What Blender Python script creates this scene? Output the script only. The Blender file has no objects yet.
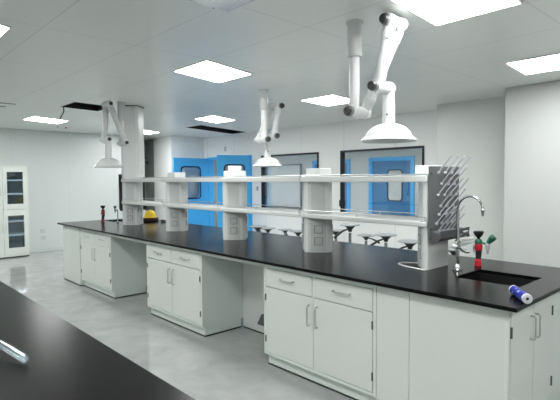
import bpy, bmesh, math, random
from mathutils import Vector, Matrix

random.seed(7)
PI = math.pi
COL = bpy.context.scene.collection
SC = bpy.context.scene

# ------------------------------------------------------------------ materials
def mat(name, col, rough=0.5, metal=0.0, var=0.0, vscale=4.0, spec=0.5, bump=0.0, bscale=60.0, coat=0.0):
    m = bpy.data.materials.new(name); m.use_nodes = True
    nt = m.node_tree; b = nt.nodes['Principled BSDF']
    b.inputs['Base Color'].default_value = (*col, 1)
    b.inputs['Roughness'].default_value = rough
    b.inputs['Metallic'].default_value = metal
    b.inputs['Specular IOR Level'].default_value = spec
    b.inputs['Coat Weight'].default_value = coat
    b.inputs['Coat Roughness'].default_value = 0.08
    tc = nt.nodes.new('ShaderNodeTexCoord')
    if var > 0:
        n = nt.nodes.new('ShaderNodeTexNoise'); n.inputs['Scale'].default_value = vscale
        n.inputs['Detail'].default_value = 5
        r = nt.nodes.new('ShaderNodeValToRGB')
        r.color_ramp.elements[0].position = 0.3; r.color_ramp.elements[1].position = 0.7
        r.color_ramp.elements[0].color = (*[max(0, c * (1 - var)) for c in col], 1)
        r.color_ramp.elements[1].color = (*[min(1, c * (1 + var)) for c in col], 1)
        nt.links.new(tc.outputs['Object'], n.inputs['Vector'])
        nt.links.new(n.outputs['Fac'], r.inputs['Fac'])
        nt.links.new(r.outputs['Color'], b.inputs['Base Color'])
    if bump > 0:
        n2 = nt.nodes.new('ShaderNodeTexNoise'); n2.inputs['Scale'].default_value = bscale
        bp = nt.nodes.new('ShaderNodeBump'); bp.inputs['Strength'].default_value = bump
        bp.inputs['Distance'].default_value = 0.002
        nt.links.new(tc.outputs['Object'], n2.inputs['Vector'])
        nt.links.new(n2.outputs['Fac'], bp.inputs['Height'])
        nt.links.new(bp.outputs['Normal'], b.inputs['Normal'])
    return m

def emit(name, col, s):
    m = bpy.data.materials.new(name); m.use_nodes = True
    b = m.node_tree.nodes['Principled BSDF']
    b.inputs['Base Color'].default_value = (0.9, 0.9, 0.9, 1)
    b.inputs['Emission Color'].default_value = (*col, 1)
    b.inputs['Emission Strength'].default_value = s
    return m

def glass(name, tint, gl=0.1, rough=0.02):
    m = bpy.data.materials.new(name); m.use_nodes = True
    nt = m.node_tree; nt.nodes.remove(nt.nodes['Principled BSDF'])
    out = nt.nodes['Material Output']
    t = nt.nodes.new('ShaderNodeBsdfTransparent'); t.inputs['Color'].default_value = (*tint, 1)
    g = nt.nodes.new('ShaderNodeBsdfGlossy'); g.inputs['Roughness'].default_value = rough
    g.inputs['Color'].default_value = (0.95, 0.97, 1, 1)
    lw = nt.nodes.new('ShaderNodeLayerWeight'); lw.inputs['Blend'].default_value = 0.25
    ad = nt.nodes.new('ShaderNodeMath'); ad.operation = 'MULTIPLY_ADD'
    ad.inputs[1].default_value = 0.5; ad.inputs[2].default_value = gl
    ad.use_clamp = True
    mx = nt.nodes.new('ShaderNodeMixShader')
    nt.links.new(lw.outputs['Fresnel'], ad.inputs[0])
    nt.links.new(ad.outputs[0], mx.inputs[0])
    nt.links.new(t.outputs[0], mx.inputs[1]); nt.links.new(g.outputs[0], mx.inputs[2])
    nt.links.new(mx.outputs[0], out.inputs['Surface'])
    return m

def seam_mat(name, col, seam, rough, sx, sy, ox, oy, axes=('X', 'Y'), w=0.004, spec=0.5, bump=0.0):
    """sheet panels with thin joints on a regular module (object coordinates)"""
    m = mat(name, col, rough, spec=spec, bump=bump, bscale=3.0)
    nt = m.node_tree; b = nt.nodes['Principled BSDF']
    tc = nt.nodes.new('ShaderNodeTexCoord'); sp = nt.nodes.new('ShaderNodeSeparateXYZ')
    nt.links.new(tc.outputs['Object'], sp.inputs[0])
    res = []
    for ax, s, o in ((axes[0], sx, ox), (axes[1], sy, oy)):
        if not s: continue
        a = nt.nodes.new('ShaderNodeMath'); a.operation = 'SUBTRACT'; a.inputs[1].default_value = o
        p = nt.nodes.new('ShaderNodeMath'); p.operation = 'PINGPONG'; p.inputs[1].default_value = s / 2
        l = nt.nodes.new('ShaderNodeMath'); l.operation = 'LESS_THAN'; l.inputs[1].default_value = w / 2
        nt.links.new(sp.outputs[ax], a.inputs[0]); nt.links.new(a.outputs[0], p.inputs[0])
        nt.links.new(p.outputs[0], l.inputs[0]); res.append(l)
    f = res[0].outputs[0]
    if len(res) > 1:
        mx = nt.nodes.new('ShaderNodeMath'); mx.operation = 'MAXIMUM'
        nt.links.new(res[0].outputs[0], mx.inputs[0]); nt.links.new(res[1].outputs[0], mx.inputs[1]); f = mx.outputs[0]
    mix = nt.nodes.new('ShaderNodeMix'); mix.data_type = 'RGBA'
    mix.inputs['A'].default_value = (*col, 1); mix.inputs['B'].default_value = (*seam, 1)
    nt.links.new(f, mix.inputs['Factor']); nt.links.new(mix.outputs['Result'], b.inputs['Base Color'])
    return m

def floor_mat():
    m = mat('polished_floor', (0.4, 0.41, 0.41), 0.16)
    nt = m.node_tree; b = nt.nodes['Principled BSDF']
    tc = nt.nodes.new('ShaderNodeTexCoord')
    n1 = nt.nodes.new('ShaderNodeTexNoise'); n1.inputs['Scale'].default_value = 3.2
    n1.inputs['Detail'].default_value = 7; n1.inputs['Roughness'].default_value = 0.62; n1.inputs['Distortion'].default_value = 0.35
    r = nt.nodes.new('ShaderNodeValToRGB')
    e = r.color_ramp.elements
    e[0].position = 0.3; e[0].color = (0.30, 0.315, 0.31, 1)
    e[1].position = 0.72; e[1].color = (0.41, 0.415, 0.41, 1)
    nt.links.new(tc.outputs['Object'], n1.inputs['Vector'])
    nt.links.new(n1.outputs['Fac'], r.inputs['Fac']); nt.links.new(r.outputs['Color'], b.inputs['Base Color'])
    n2 = nt.nodes.new('ShaderNodeTexNoise'); n2.inputs['Scale'].default_value = 5
    mr = nt.nodes.new('ShaderNodeMapRange'); mr.inputs['To Min'].default_value = 0.035; mr.inputs['To Max'].default_value = 0.11
    nt.links.new(tc.outputs['Object'], n2.inputs['Vector'])
    nt.links.new(n2.outputs['Fac'], mr.inputs['Value']); nt.links.new(mr.outputs[0], b.inputs['Roughness'])
    b.inputs['Specular IOR Level'].default_value = 0.75
    return m

M = dict(
    wall=seam_mat('wall_panel', (0.91, 0.92, 0.915), (0.55, 0.58, 0.57), 0.38, 1.15, 0, -4.72, 0, ('X', 'Z'), w=0.006),
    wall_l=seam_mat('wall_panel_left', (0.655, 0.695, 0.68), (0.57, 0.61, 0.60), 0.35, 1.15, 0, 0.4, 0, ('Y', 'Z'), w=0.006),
    wall_p=mat('wall_plain', (0.76, 0.775, 0.765), 0.4, var=0.01, vscale=1.5),
    ceil=seam_mat('ceiling_panel', (0.86, 0.875, 0.845), (0.66, 0.67, 0.655), 0.3, 1.25, 0.70, -1.16, 1.81, w=0.008, bump=0.05),
    floor=floor_mat(),
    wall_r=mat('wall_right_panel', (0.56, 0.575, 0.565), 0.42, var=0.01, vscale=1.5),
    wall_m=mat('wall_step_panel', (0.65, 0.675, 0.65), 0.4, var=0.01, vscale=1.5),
    wall_w=mat('wall_white', (0.92, 0.93, 0.93), 0.35, var=0.005, vscale=1.5),
    pale_pane=mat('pale_opaque_pane', (0.62, 0.66, 0.67), 0.25, var=0.03, vscale=3),  # opaque; the pale colour stands in for lit space behind the glass
    corr=mat('corridor_wall', (0.62, 0.64, 0.635), 0.5, var=0.02),
    niche=mat('niche_wall_shaded', (0.34, 0.39, 0.36), 0.6, var=0.03),  # shade of the recess put into a darker green-grey wall colour
    void=mat('ceiling_void', (0.03, 0.03, 0.03), 0.9, var=0.2),
    cab=mat('cabinet_white', (0.70, 0.735, 0.70), 0.32, var=0.008, vscale=2),
    cab_in=mat('cabinet_carcass', (0.71, 0.775, 0.735), 0.4, var=0.01, vscale=2),
    seal=mat('black_seal', (0.012, 0.014, 0.013), 0.5, var=0.1),
    handle=mat('satin_handle', (0.60, 0.61, 0.61), 0.3, 0.9, var=0.03),
    hinge=mat('dark_hinge', (0.11, 0.115, 0.11), 0.4, 0.4, var=0.1),
    top=mat('black_epoxy_top', (0.005, 0.005, 0.0055), 0.2, var=0.15, vscale=6, spec=0.11, bump=0.03, bscale=9),
    top2=mat('black_bench_top', (0.006, 0.006, 0.006), 0.25, var=0.2, vscale=5, spec=0.10, bump=0.06, bscale=6),
    sink=mat('black_sink', (0.012, 0.012, 0.013), 0.35, var=0.1),
    rack=mat('rack_white', (0.74, 0.76, 0.75), 0.35, var=0.01),
    shelf=mat('shelf_white', (0.68, 0.70, 0.69), 0.3, var=0.01),
    rackgrey=mat('rack_panel_grey', (0.60, 0.625, 0.615), 0.4, var=0.02),
    outlet=mat('outlet_grey', (0.58, 0.60, 0.60), 0.35, var=0.03),
    outlet_dk=mat('outlet_recess', (0.30, 0.31, 0.31), 0.4, var=0.05),
    plastic=mat('arm_white', (0.70, 0.71, 0.71), 0.22, var=0.006),
    collar=mat('arm_collar', (0.62, 0.63, 0.63), 0.28, var=0.01),
    knob=mat('knob_dark', (0.035, 0.036, 0.036), 0.4, var=0.1),
    knob_ring=mat('knob_rim', (0.25, 0.25, 0.25), 0.4, 0.3, var=0.05),
    peg_board=mat('pegboard_grey', (0.13, 0.14, 0.14), 0.45, var=0.05),
    peg_dark=mat('pegboard_black', (0.018, 0.02, 0.019), 0.45, var=0.1),
    peg=mat('peg_grey', (0.44, 0.44, 0.48), 0.35, var=0.03),
    tray=mat('tray_grey', (0.10, 0.105, 0.11), 0.35, var=0.04),
    chrome=mat('chrome', (0.50, 0.51, 0.52), 0.16, 1.0, var=0.02),
    pale=mat('pale_pipe', (0.70, 0.76, 0.74), 0.3, var=0.02),
    green=mat('green_plastic', (0.012, 0.12, 0.07), 0.35, var=0.08),
    red=mat('red_plastic', (0.52, 0.015, 0.03), 0.35, var=0.08),
    darkred=mat('dark_red_plastic', (0.22, 0.01, 0.03), 0.4, var=0.08),
    black=mat('black_plastic', (0.012, 0.014, 0.014), 0.4, var=0.1),
    blue=mat('door_blue', (0.07, 0.47, 0.93), 0.35, var=0.03, vscale=2),
    blue2=mat('door_blue_deep', (0.05, 0.21, 0.45), 0.4, var=0.03, vscale=2),
    navy=mat('gasket_navy', (0.006, 0.010, 0.05), 0.4, var=0.1),
    frame=mat('window_frame_black', (0.006, 0.007, 0.012), 0.4, var=0.1),
    frameg=mat('window_frame_grey', (0.12, 0.14, 0.18), 0.4, var=0.05),
    glass=glass('window_glass', (0.92, 0.94, 0.94), 0.05),
    glass_d=glass('door_glass', (0.84, 0.88, 0.90), 0.10),
    glass_c=glass('cabinet_glass', (0.80, 0.87, 0.90), 0.06),
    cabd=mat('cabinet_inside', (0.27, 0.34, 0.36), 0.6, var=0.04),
    yellow=mat('helmet_yellow', (0.85, 0.60, 0.012), 0.3, var=0.03),
    brown=mat('helmet_band_brown', (0.045, 0.012, 0.012), 0.7, var=0.2, vscale=30),
    tubeblue=None,
    white=mat('cap_white', (0.62, 0.63, 0.66), 0.4, var=0.02),
    cable=mat('cable_white', (0.66, 0.68, 0.68), 0.4, var=0.03),
    cablek=mat('cable_black', (0.012, 0.012, 0.012), 0.5, var=0.1),
    stoolw=mat('stool_seat', (0.32, 0.34, 0.35), 0.4, var=0.03),
    clear=glass('clear_plastic', (0.86, 0.9, 0.9), 0.16, 0.08),
    lamp=emit('lamp_diffuser', (0.985, 1.0, 0.985), 8.0),
    lampc=emit('corridor_lamp_added', (1.0, 1.0, 0.97), 4.5),
    lamps=emit('corridor_strip', (0.97, 1.0, 1.0), 1.8),
    lampf=mat('lamp_frame', (0.85, 0.86, 0.86), 0.4, var=0.01),
    grille=seam_mat('diffuser_face', (0.80, 0.84, 0.86), (0.55, 0.58, 0.6), 0.15, 0.03, 0.03, 0, 0, w=0.004),
)

def tube_mat():
    """printed blue wrapper with pale brush marks and a yellow-green spot"""
    m = mat('blue_wrapper', (0.02, 0.03, 0.36), 0.5, spec=0.3)
    nt = m.node_tree; b = nt.nodes['Principled BSDF']
    tc = nt.nodes.new('ShaderNodeTexCoord')
    n = nt.nodes.new('ShaderNodeTexNoise'); n.inputs['Scale'].default_value = 26; n.inputs['Detail'].default_value = 2
    r = nt.nodes.new('ShaderNodeValToRGB'); r.color_ramp.interpolation = 'LINEAR'
    e = r.color_ramp.elements
    e[0].position = 0.60; e[0].color = (0.012, 0.018, 0.26, 1)
    e[1].position = 0.68; e[1].color = (0.20, 0.27, 0.55, 1)
    nt.links.new(tc.outputs['Object'], n.inputs['Vector']); nt.links.new(n.outputs['Fac'], r.inputs['Fac'])
    nt.links.new(r.outputs['Color'], b.inputs['Base Color'])
    return m
M['tubeblue'] = tube_mat()

# ------------------------------------------------------------------ mesh builder
class MB:
    def __init__(s): s.bm = bmesh.new()
    def box(s, x0, x1, y0, y1, z0, z1):
        v = [s.bm.verts.new(p) for p in ((x0,y0,z0),(x1,y0,z0),(x1,y1,z0),(x0,y1,z0),(x0,y0,z1),(x1,y0,z1),(x1,y1,z1),(x0,y1,z1))]
        for f in ((0,3,2,1),(4,5,6,7),(0,1,5,4),(1,2,6,5),(2,3,7,6),(3,0,4,7)): s.bm.faces.new([v[i] for i in f])
        return s
    def cyl(s, p, q, r, r2=None, n=20, cap=True):
        p = Vector(p); q = Vector(q); r2 = r if r2 is None else r2
        d = (q - p).normalized(); a = d.orthogonal().normalized(); b = d.cross(a)
        A = []; B = []
        for i in range(n):
            t = 2 * PI * i / n; o = a * math.cos(t) + b * math.sin(t)
            A.append(s.bm.verts.new(p + o * r)); B.append(s.bm.verts.new(q + o * r2))
        for i in range(n):
            j = (i + 1) % n; s.bm.faces.new((A[i], A[j], B[j], B[i]))
        if cap: s.bm.faces.new(A[::-1]); s.bm.faces.new(B)
        return s
    def tube(s, pts, r, n=10, cap=True):
        pts = [Vector(p) for p in pts]; rings = []
        a = None
        for i, p in enumerate(pts):
            d = (pts[min(i + 1, len(pts) - 1)] - pts[max(i - 1, 0)]).normalized()
            if a is None: a = d.orthogonal().normalized()
            a = (a - d * a.dot(d)).normalized(); b = d.cross(a)
            rr = r[i] if isinstance(r, (list, tuple)) else r
            rings.append([s.bm.verts.new(p + (a * math.cos(2*PI*k/n) + b * math.sin(2*PI*k/n)) * rr) for k in range(n)])
        for A, B in zip(rings, rings[1:]):
            for i in range(n):
                j = (i + 1) % n; s.bm.faces.new((A[i], A[j], B[j], B[i]))
        if cap: s.bm.faces.new(rings[0][::-1]); s.bm.faces.new(rings[-1])
        return s
    def lathe(s, prof, c=(0,0,0), axis=(0,0,1), n=32, close=False):
        c = Vector(c); d = Vector(axis).normalized()
        a = d.orthogonal().normalized(); b = d.cross(a); rings = []
        for r, z in prof:
            if r < 1e-6: rings.append([s.bm.verts.new(c + d * z)])
            else: rings.append([s.bm.verts.new(c + d*z + (a*math.cos(2*PI*k/n) + b*math.sin(2*PI*k/n))*r) for k in range(n)])
        for A, B in zip(rings, rings[1:]):
            for i in range(n):
                j = (i + 1) % n
                if len(A) == 1 and len(B) == 1: continue
                if len(A) == 1: s.bm.faces.new((A[0], B[j], B[i]))
                elif len(B) == 1: s.bm.faces.new((A[i], A[j], B[0]))
                else: s.bm.faces.new((A[i], A[j], B[j], B[i]))
        return s
    def ball(s, c, r, n=14, sc=(1,1,1)):
        bmesh.ops.create_uvsphere(s.bm, u_segments=n, v_segments=max(6, n // 2), radius=r,
                                  matrix=Matrix.Translation(c) @ Matrix.Diagonal((*sc, 1)))
        return s
    def prism(s, poly, z0, z1):
        A = [s.bm.verts.new((x, y, z0)) for x, y in poly]; B = [s.bm.verts.new((x, y, z1)) for x, y in poly]
        n = len(poly); s.bm.faces.new(A[::-1]); s.bm.faces.new(B)
        for i in range(n):
            j = (i + 1) % n; s.bm.faces.new((A[i], A[j], B[j], B[i]))
        return s
    def plate(s, us, vs, w0, w1, holes=(), f=lambda u, v, w: (u, v, w)):
        """slab on a grid; cells whose centre lies in a hole rectangle are left open"""
        us = sorted(set(us)); vs = sorted(set(vs)); V = {}
        def vert(i, j, k):
            if (i, j, k) not in V: V[i, j, k] = s.bm.verts.new(f(us[i], vs[j], (w0, w1)[k]))
            return V[i, j, k]
        def solid(i, j):
            if not (0 <= i < len(us) - 1 and 0 <= j < len(vs) - 1): return False
            cu = (us[i] + us[i+1]) / 2; cv = (vs[j] + vs[j+1]) / 2
            return not any(a < cu < b and c < cv < d for a, b, c, d in holes)
        for i in range(len(us) - 1):
            for j in range(len(vs) - 1):
                if not solid(i, j): continue
                q = [(i,j),(i+1,j),(i+1,j+1),(i,j+1)]
                s.bm.faces.new([vert(*c, 1) for c in q]); s.bm.faces.new([vert(*c, 0) for c in q[::-1]])
                for (a, b), (di, dj) in zip(((0,1),(1,2),(2,3),(3,0)), ((0,-1),(1,0),(0,1),(-1,0))):
                    if not solid(i + di, j + dj):
                        s.bm.faces.new((vert(*q[a],0), vert(*q[b],0), vert(*q[b],1), vert(*q[a],1)))
        return s
    def holed(s, outer, inner, w0, w1, f):
        """flat panel with one hole, given thickness; loops are 2-D points"""
        b2 = bmesh.new()
        inners = inner if isinstance(inner[0], list) else [inner]
        for loop in [outer] + inners:
            vs = [b2.verts.new((u, v, 0)) for u, v in loop]
            for i in range(len(vs)): b2.edges.new((vs[i], vs[(i+1) % len(vs)]))
        bmesh.ops.triangle_fill(b2, use_beauty=True, use_dissolve=False, edges=b2.edges[:])
        b2.verts.index_update()
        A = [s.bm.verts.new(f(v.co.x, v.co.y, w0)) for v in b2.verts]
        B = [s.bm.verts.new(f(v.co.x, v.co.y, w1)) for v in b2.verts]
        for fc in b2.faces:
            ix = [v.index for v in fc.verts]
            s.bm.faces.new([A[i] for i in ix]); s.bm.faces.new([B[i] for i in ix[::-1]])
        base = 0
        for loop in [outer] + inners:
            n = len(loop)
            for i in range(n):
                a = base + i; c = base + (i+1) % n
                s.bm.faces.new((A[a], A[c], B[c], B[a]))
            base += n
        b2.free(); return s
    def build(s, name, m, parent=None, bevel=0.0, smooth=None, loc=None):
        bmesh.ops.recalc_face_normals(s.bm, faces=s.bm.faces[:])
        me = bpy.data.meshes.new(name); s.bm.to_mesh(me); s.bm.free()
        me.materials.append(m)
        if smooth is not None:
            for p in me.polygons: p.use_smooth = True
            try: me.set_sharp_from_angle(angle=math.radians(smooth))
            except Exception: pass
        o = bpy.data.objects.new(name, me); COL.objects.link(o)
        if parent is not None: o.parent = parent
        if loc is not None: o.location = loc
        if bevel:
            md = o.modifiers.new('bevel', 'BEVEL'); md.width = bevel; md.segments = 2; md.limit_method = 'ANGLE'
        return o

def rrect(u0, u1, v0, v1, r, n=5):
    pts = []
    for cu, cv, a0 in ((u1-r, v1-r, 0), (u0+r, v1-r, PI/2), (u0+r, v0+r, PI), (u1-r, v0+r, 1.5*PI)):
        for k in range(n + 1):
            a = a0 + PI/2 * k / n; pts.append((cu + r*math.cos(a), cv + r*math.sin(a)))
    return pts

def tag(o, label=None, cat=None, group=None, kind=None):
    if label: o['label'] = label
    if cat: o['category'] = cat
    if group: o['group'] = group
    if kind: o['kind'] = kind
    return o

def thing(name, label, cat, loc=(0,0,0), rz=0.0, group=None):
    o = bpy.data.objects.new(name, None); COL.objects.link(o)
    o.empty_display_size = 0.1
    o.location = loc; o.rotation_euler = (0, 0, rz)
    return tag(o, label, cat, group)

def struct(o): o['kind'] = 'structure'; return o

def dup(root, loc=None, rz=None, label=None, group=None):
    r = root.copy(); COL.objects.link(r)
    if loc is not None: r.location = loc
    if rz is not None: r.rotation_euler = (0, 0, rz)
    if label: r['label'] = label
    if group: r['group'] = group
    for ch in list(root.children):
        c = ch.copy(); COL.objects.link(c); c.parent = r
        for g in list(ch.children):
            d = g.copy(); COL.objects.link(d); d.parent = c
    return r

# ------------------------------------------------------------------ the room
H = 2.66
YB = 7.13
struct(MB().box(-13.0, 4.2, -3.4, 9.6, -0.08, 0.0).build('floor', M['floor']))

VENTS = [(-8.98, -8.42, 5.40, 7.02, -0.34), (-7.47, -6.89, 2.46, 3.06, -0.15)]   # x0, x1, y0, y1, skew of the module
def skewed(x0, x1, y0, y1, k, g=0.0):
    ym = (y0 + y1) / 2
    return [(x + k*(y - ym), y) for x, y in ((x0-g,y0-g),(x1+g,y0-g),(x1+g,y1+g),(x0-g,y1+g))]
struct(MB().holed([(-13.0,-3.4),(4.2,-3.4),(4.2,7.23),(-13.0,7.23)], [skewed(*v) for v in VENTS], H, H + 0.05,
                  lambda u, v, w: (u, v, w)).build('ceiling', M['ceil']))
# dark plenum above the two open hatches
for v in VENTS:
    mb = MB(); mb.prism(skewed(*v, 0.03), H + 0.40, H + 0.42)
    mb.holed(skewed(*v, 0.03), skewed(*v, 0.005), H + 0.05, H + 0.40, lambda u, v, w: (u, v, w))
    struct(mb.build('ceiling_plenum', M['void']))

# walls
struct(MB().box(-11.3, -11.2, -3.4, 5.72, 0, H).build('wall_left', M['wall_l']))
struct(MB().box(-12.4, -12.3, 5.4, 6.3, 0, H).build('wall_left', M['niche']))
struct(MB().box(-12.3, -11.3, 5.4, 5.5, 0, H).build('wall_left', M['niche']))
struct(MB().box(-11.52, -10.62, 6.15, YB, 0, H).build('wall_left', M['wall_w'], bevel=0.004))
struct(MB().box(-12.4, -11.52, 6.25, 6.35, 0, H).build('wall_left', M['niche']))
DOOR = (-10.42, -8.64, 0.0, 2.13)
W1 = (-8.29, -6.52, 0.885, 2.10); W2 = (-5.95, -4.16, 0.885, 2.10)
xs = [-11.52, -3.65]; zs = [0, H]
for a, b, c, d in (DOOR, W1, W2): xs += [a, b]; zs += [c, d]
struct(MB().plate(xs, zs, YB, YB + 0.10, (DOOR, W1, W2), f=lambda u, v, w: (u, w, v)).build('wall_back', M['wall']))
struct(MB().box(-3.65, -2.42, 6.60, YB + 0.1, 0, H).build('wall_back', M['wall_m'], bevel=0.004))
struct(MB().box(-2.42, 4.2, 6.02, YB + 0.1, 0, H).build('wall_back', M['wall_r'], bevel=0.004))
struct(MB().box(4.1, 4.2, -3.4, 6.02, 0, H).build('wall_right', M['wall_p']))
struct(MB().box(-11.3, 4.2, -3.5, -3.4, 0, H).build('wall_front', M['wall_p']))
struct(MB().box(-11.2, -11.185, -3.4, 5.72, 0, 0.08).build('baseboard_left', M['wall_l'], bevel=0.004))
# the corridor seen through the windows
HC = 2.24; YF = 9.3
struct(MB().plate([-13.0, -2.4], [YB + 0.1, 9.6], HC, HC + 0.05).build('ceiling', M['corr']))
struct(MB().box(-13.0, -12.9, YB + 0.1, YF, 0, HC).build('wall_left', M['corr']))
struct(MB().box(-2.5, -2.4, YB + 0.1, YF, 0, HC).build('wall_right', M['corr']))
FW = (-10.6, -9.12, 0.75, 1.97); FDA = (-8.72, -7.45, 0.0, 2.04); FDB = (-6.88, -5.66, 0.0, 2.05)
xs = [-13.0, -2.4]; zs = [0, HC]
for a, b, c, d in (FDA, FDB): xs += [a, b]; zs += [c, d]
struct(MB().plate(xs, zs, YF, YF + 0.1, (FDA, FDB), f=lambda u, v, w: (u, w, v)).build('wall_back', M['corr']))
struct(MB().box(-13.0, -2.4, 9.75, 9.8, 0, HC).build('wall_back', M['corr']))

def window(idx, r, y, t, fm, gm, bar=0.035):
    a, b, c, d = r
    root = struct(MB().holed([(a,c),(b,c),(b,d),(a,d)], [(a+bar,c+bar),(b-bar,c+bar),(b-bar,d-bar),(a+bar,d-bar)], y-0.02, y+t,
                             lambda u, v, w: (u, w, v)).build('window_%d' % idx, fm))
    MB().box(a+bar-0.004, b-bar+0.004, y+0.02, y+0.028, c+bar-0.004, d-bar+0.004).build('window_pane', gm, root)
    return root
w1 = window(1, W1, YB, 0.09, M['frame'], M['glass'], 0.034)
w2 = window(2, W2, YB, 0.09, M['frame'], M['glass'], 0.034)
w3 = window(3, FW, YF - 0.04, 0.03, M['frameg'], M['pale_pane'])
# casement knob on the left stile of the second window
MB().box(W2[0]+0.008, W2[0]+0.036, YB-0.06, YB-0.02, 1.03, 1.15).build('window_latch', M['frame'], w2)

def leaf(idx, hinge, width, ang, height, win, name=None, thick=0.045):
    """door leaf hinged at the origin, running along +x; face toward -y"""
    f = lambda u, v, w: (u, w, v)
    o = MB().holed([(0,0.01),(width,0.01),(width,height),(0,height)], rrect(*win, 0.075), -thick, 0, f).build('door_%d' % idx, M['blue'])
    o.location = (*hinge, 0); o.rotation_euler = (0, 0, ang); struct(o)
    u0, u1, v0, v1 = win; g = 0.032
    for y0, y1 in ((-thick-0.008, -thick+0.004), (-0.004, 0.008)):
        MB().holed(rrect(u0-g, u1+g, v0-g, v1+g, 0.095), rrect(u0, u1, v0, v1, 0.075), y0, y1, f).build('vision_panel_gasket', M['navy'], o)
    pane = MB()
    pane.prism(rrect(u0, u1, v0, v1, 0.075), -0.003, 0.003)
    for v in pane.bm.verts: v.co = Vector((v.co.x, v.co.z - thick/2, v.co.y))
    pane.build('vision_panel', M['glass_d'], o)
    h = MB()
    hx = width - 0.07
    h.box(hx-0.02, hx+0.02, -thick-0.006, -thick, 0.93, 1.13)
    h.tube([(hx,-thick,1.03),(hx,-thick-0.05,1.03),(hx-0.02,-thick-0.055,1.03),(hx-0.12,-thick-0.055,1.03)], 0.009)
    h.build('door_handle', M['handle'], o, smooth=40)
    for z in (0.3, 1.05, 1.85):
        MB().cyl((0.0,-thick-0.006,z-0.05),(0.0,-thick-0.006,z+0.05),0.011,n=10).build('door_hinge', M['handle'], o)
    return o

# blue double door of the back wall, both leaves standing open into the room
a, b, _, d = DOOR
fr = MB(); fw = 0.06
fr.box(a, a+fw, YB-0.03, YB+0.12, 0, d).box(b-fw, b, YB-0.03, YB+0.12, 0, d).box(a+fw, b-fw, YB-0.03, YB+0.12, d-fw, d)
tr = struct(fr.build('trim_1', M['blue']))
l1 = leaf(1, (a + 0.045, YB - 0.035), 1.02, -PI/2, 2.105, (0.27, 0.80, 1.10, 1.87))
# this leaf's room face is turned; mirror it so that its outer skin faces the room
l2 = leaf(2, (b - 0.02, YB - 0.035), 0.80, PI + math.radians(72), 2.12, (0.16, 0.62, 1.12, 1.88))

def far_door(idx, r):
    a, b, c, d = r; y = YF
    frame = MB(); f = 0.09
    frame.box(a, a+f, y-0.03, y+0.1, 0, d).box(b-f, b, y-0.03, y+0.1, 0, d).box(a+f, b-f, y-0.03, y+0.1, d-f, d)
    o = struct(frame.build('door_%d' % idx, M['blue']))
    w = b - a
    win = (a + 0.42*w, a + 0.72*w, 1.06, 1.74)
    ff = lambda u, v, w: (u, w, v)
    MB().holed([(a+f,0.01),(b-f,0.01),(b-f,d-f),(a+f,d-f)], rrect(*win, 0.06), y+0.02, y+0.06, ff).build('door_leaf', M['blue2'], o)
    MB().holed(rrect(win[0]-0.025, win[1]+0.025, win[2]-0.025, win[3]+0.025, 0.08), rrect(*win, 0.06), y+0.012, y+0.02, ff).build('vision_panel_gasket', M['navy'], o)
    p = MB(); p.box(win[0]-0.01, win[1]+0.01, y+0.035, y+0.04, win[2]-0.01, win[3]+0.01); p.build('vision_panel', M['pale_pane'], o)
    return o
far_door(3, FDA); far_door(4, FDB)

# ------------------------------------------------------------------ ceiling fittings
def make_light(label, loc, lm, sx=0.57, sy=0.66, group='recessed ceiling light panels', k=0.0):
    t = thing('ceiling_light', label, 'ceiling light', loc, 0, group)
    q = (-sx/2, sx/2, -sy/2, sy/2, k)
    MB().holed(skewed(*q, 0.012), skewed(*q), -0.012, 0.0, lambda u, v, w: (u, v, w)).build('frame', M['lampf'], t)
    MB().prism(skewed(*q), -0.010, -0.002).build('diffuser', lm, t)
    return t
LIGHTS = [
    (-1.435, 2.825, -0.10, 'square ceiling light panel at top right, nearest the ceiling arm with largest hood'),
    (-4.035, 2.835, -0.26, 'square ceiling light panel over the bench front, above the middle of the shelf rack'),
    (-9.17, 2.79, -0.40, 'square ceiling light panel at far left beside the dangling black cable'),
    (-1.63, 5.03, -0.10, 'square ceiling light panel at right edge above the projecting white wall'),
    (-4.42, 5.07, -0.14, 'square ceiling light panel cut by the tube of the nearest extraction arm'),
    (-7.16, 5.06, -0.37, 'square ceiling light panel just in front of the long black ceiling opening'),
    (-10.05, 5.12, -0.42, 'square ceiling light panel half hidden behind the tall white service column'),
]
for x, y, k, lab in LIGHTS: proto = make_light(lab, (x, y, H), M['lamp'], k=k)
for x, y in ((-1.43, 0.6), (-3.95, 0.6), (-6.6, 0.6), (-9.2, 0.6), (-2.6, -1.7), (-6.6, -1.7), (1.1, 2.83), (1.1, 0.6)):  # unseen panels; the rear row and right-hand pair are added for light
    dup(proto, (x, y, H), 0, 'square ceiling light panel out of view beside or behind the camera', 'ceiling light panels out of view')
cl = None
for x, lab in ((-4.6, 'narrow corridor ceiling strip seen at the right of the large window'),
               (-6.3, 'narrow corridor ceiling strip seen at the left of the large window'),
               (-8.4, 'narrow corridor ceiling strip beyond the smaller window'),
               (-10.6, 'narrow corridor ceiling strip beyond the blue double door')):
    if cl is None: cl = make_light(lab, (x, 8.6, HC), M['lamps'], 0.7, 0.16, 'corridor ceiling strips')
    else: dup(cl, (x, 8.6, HC), 0, lab)
cl = None
for x in (-4.2, -6.4, -8.6, -10.8):  # added lamps, hidden above the window head, that brighten the corridor
    lab = 'added corridor lamp above the window head, out of view'
    if cl is None: cl = make_light(lab, (x, 7.62, HC), M['lampc'], 1.0, 0.40, 'added corridor lamps out of view')
    else: dup(cl, (x, 7.62, HC), 0, lab)

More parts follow.
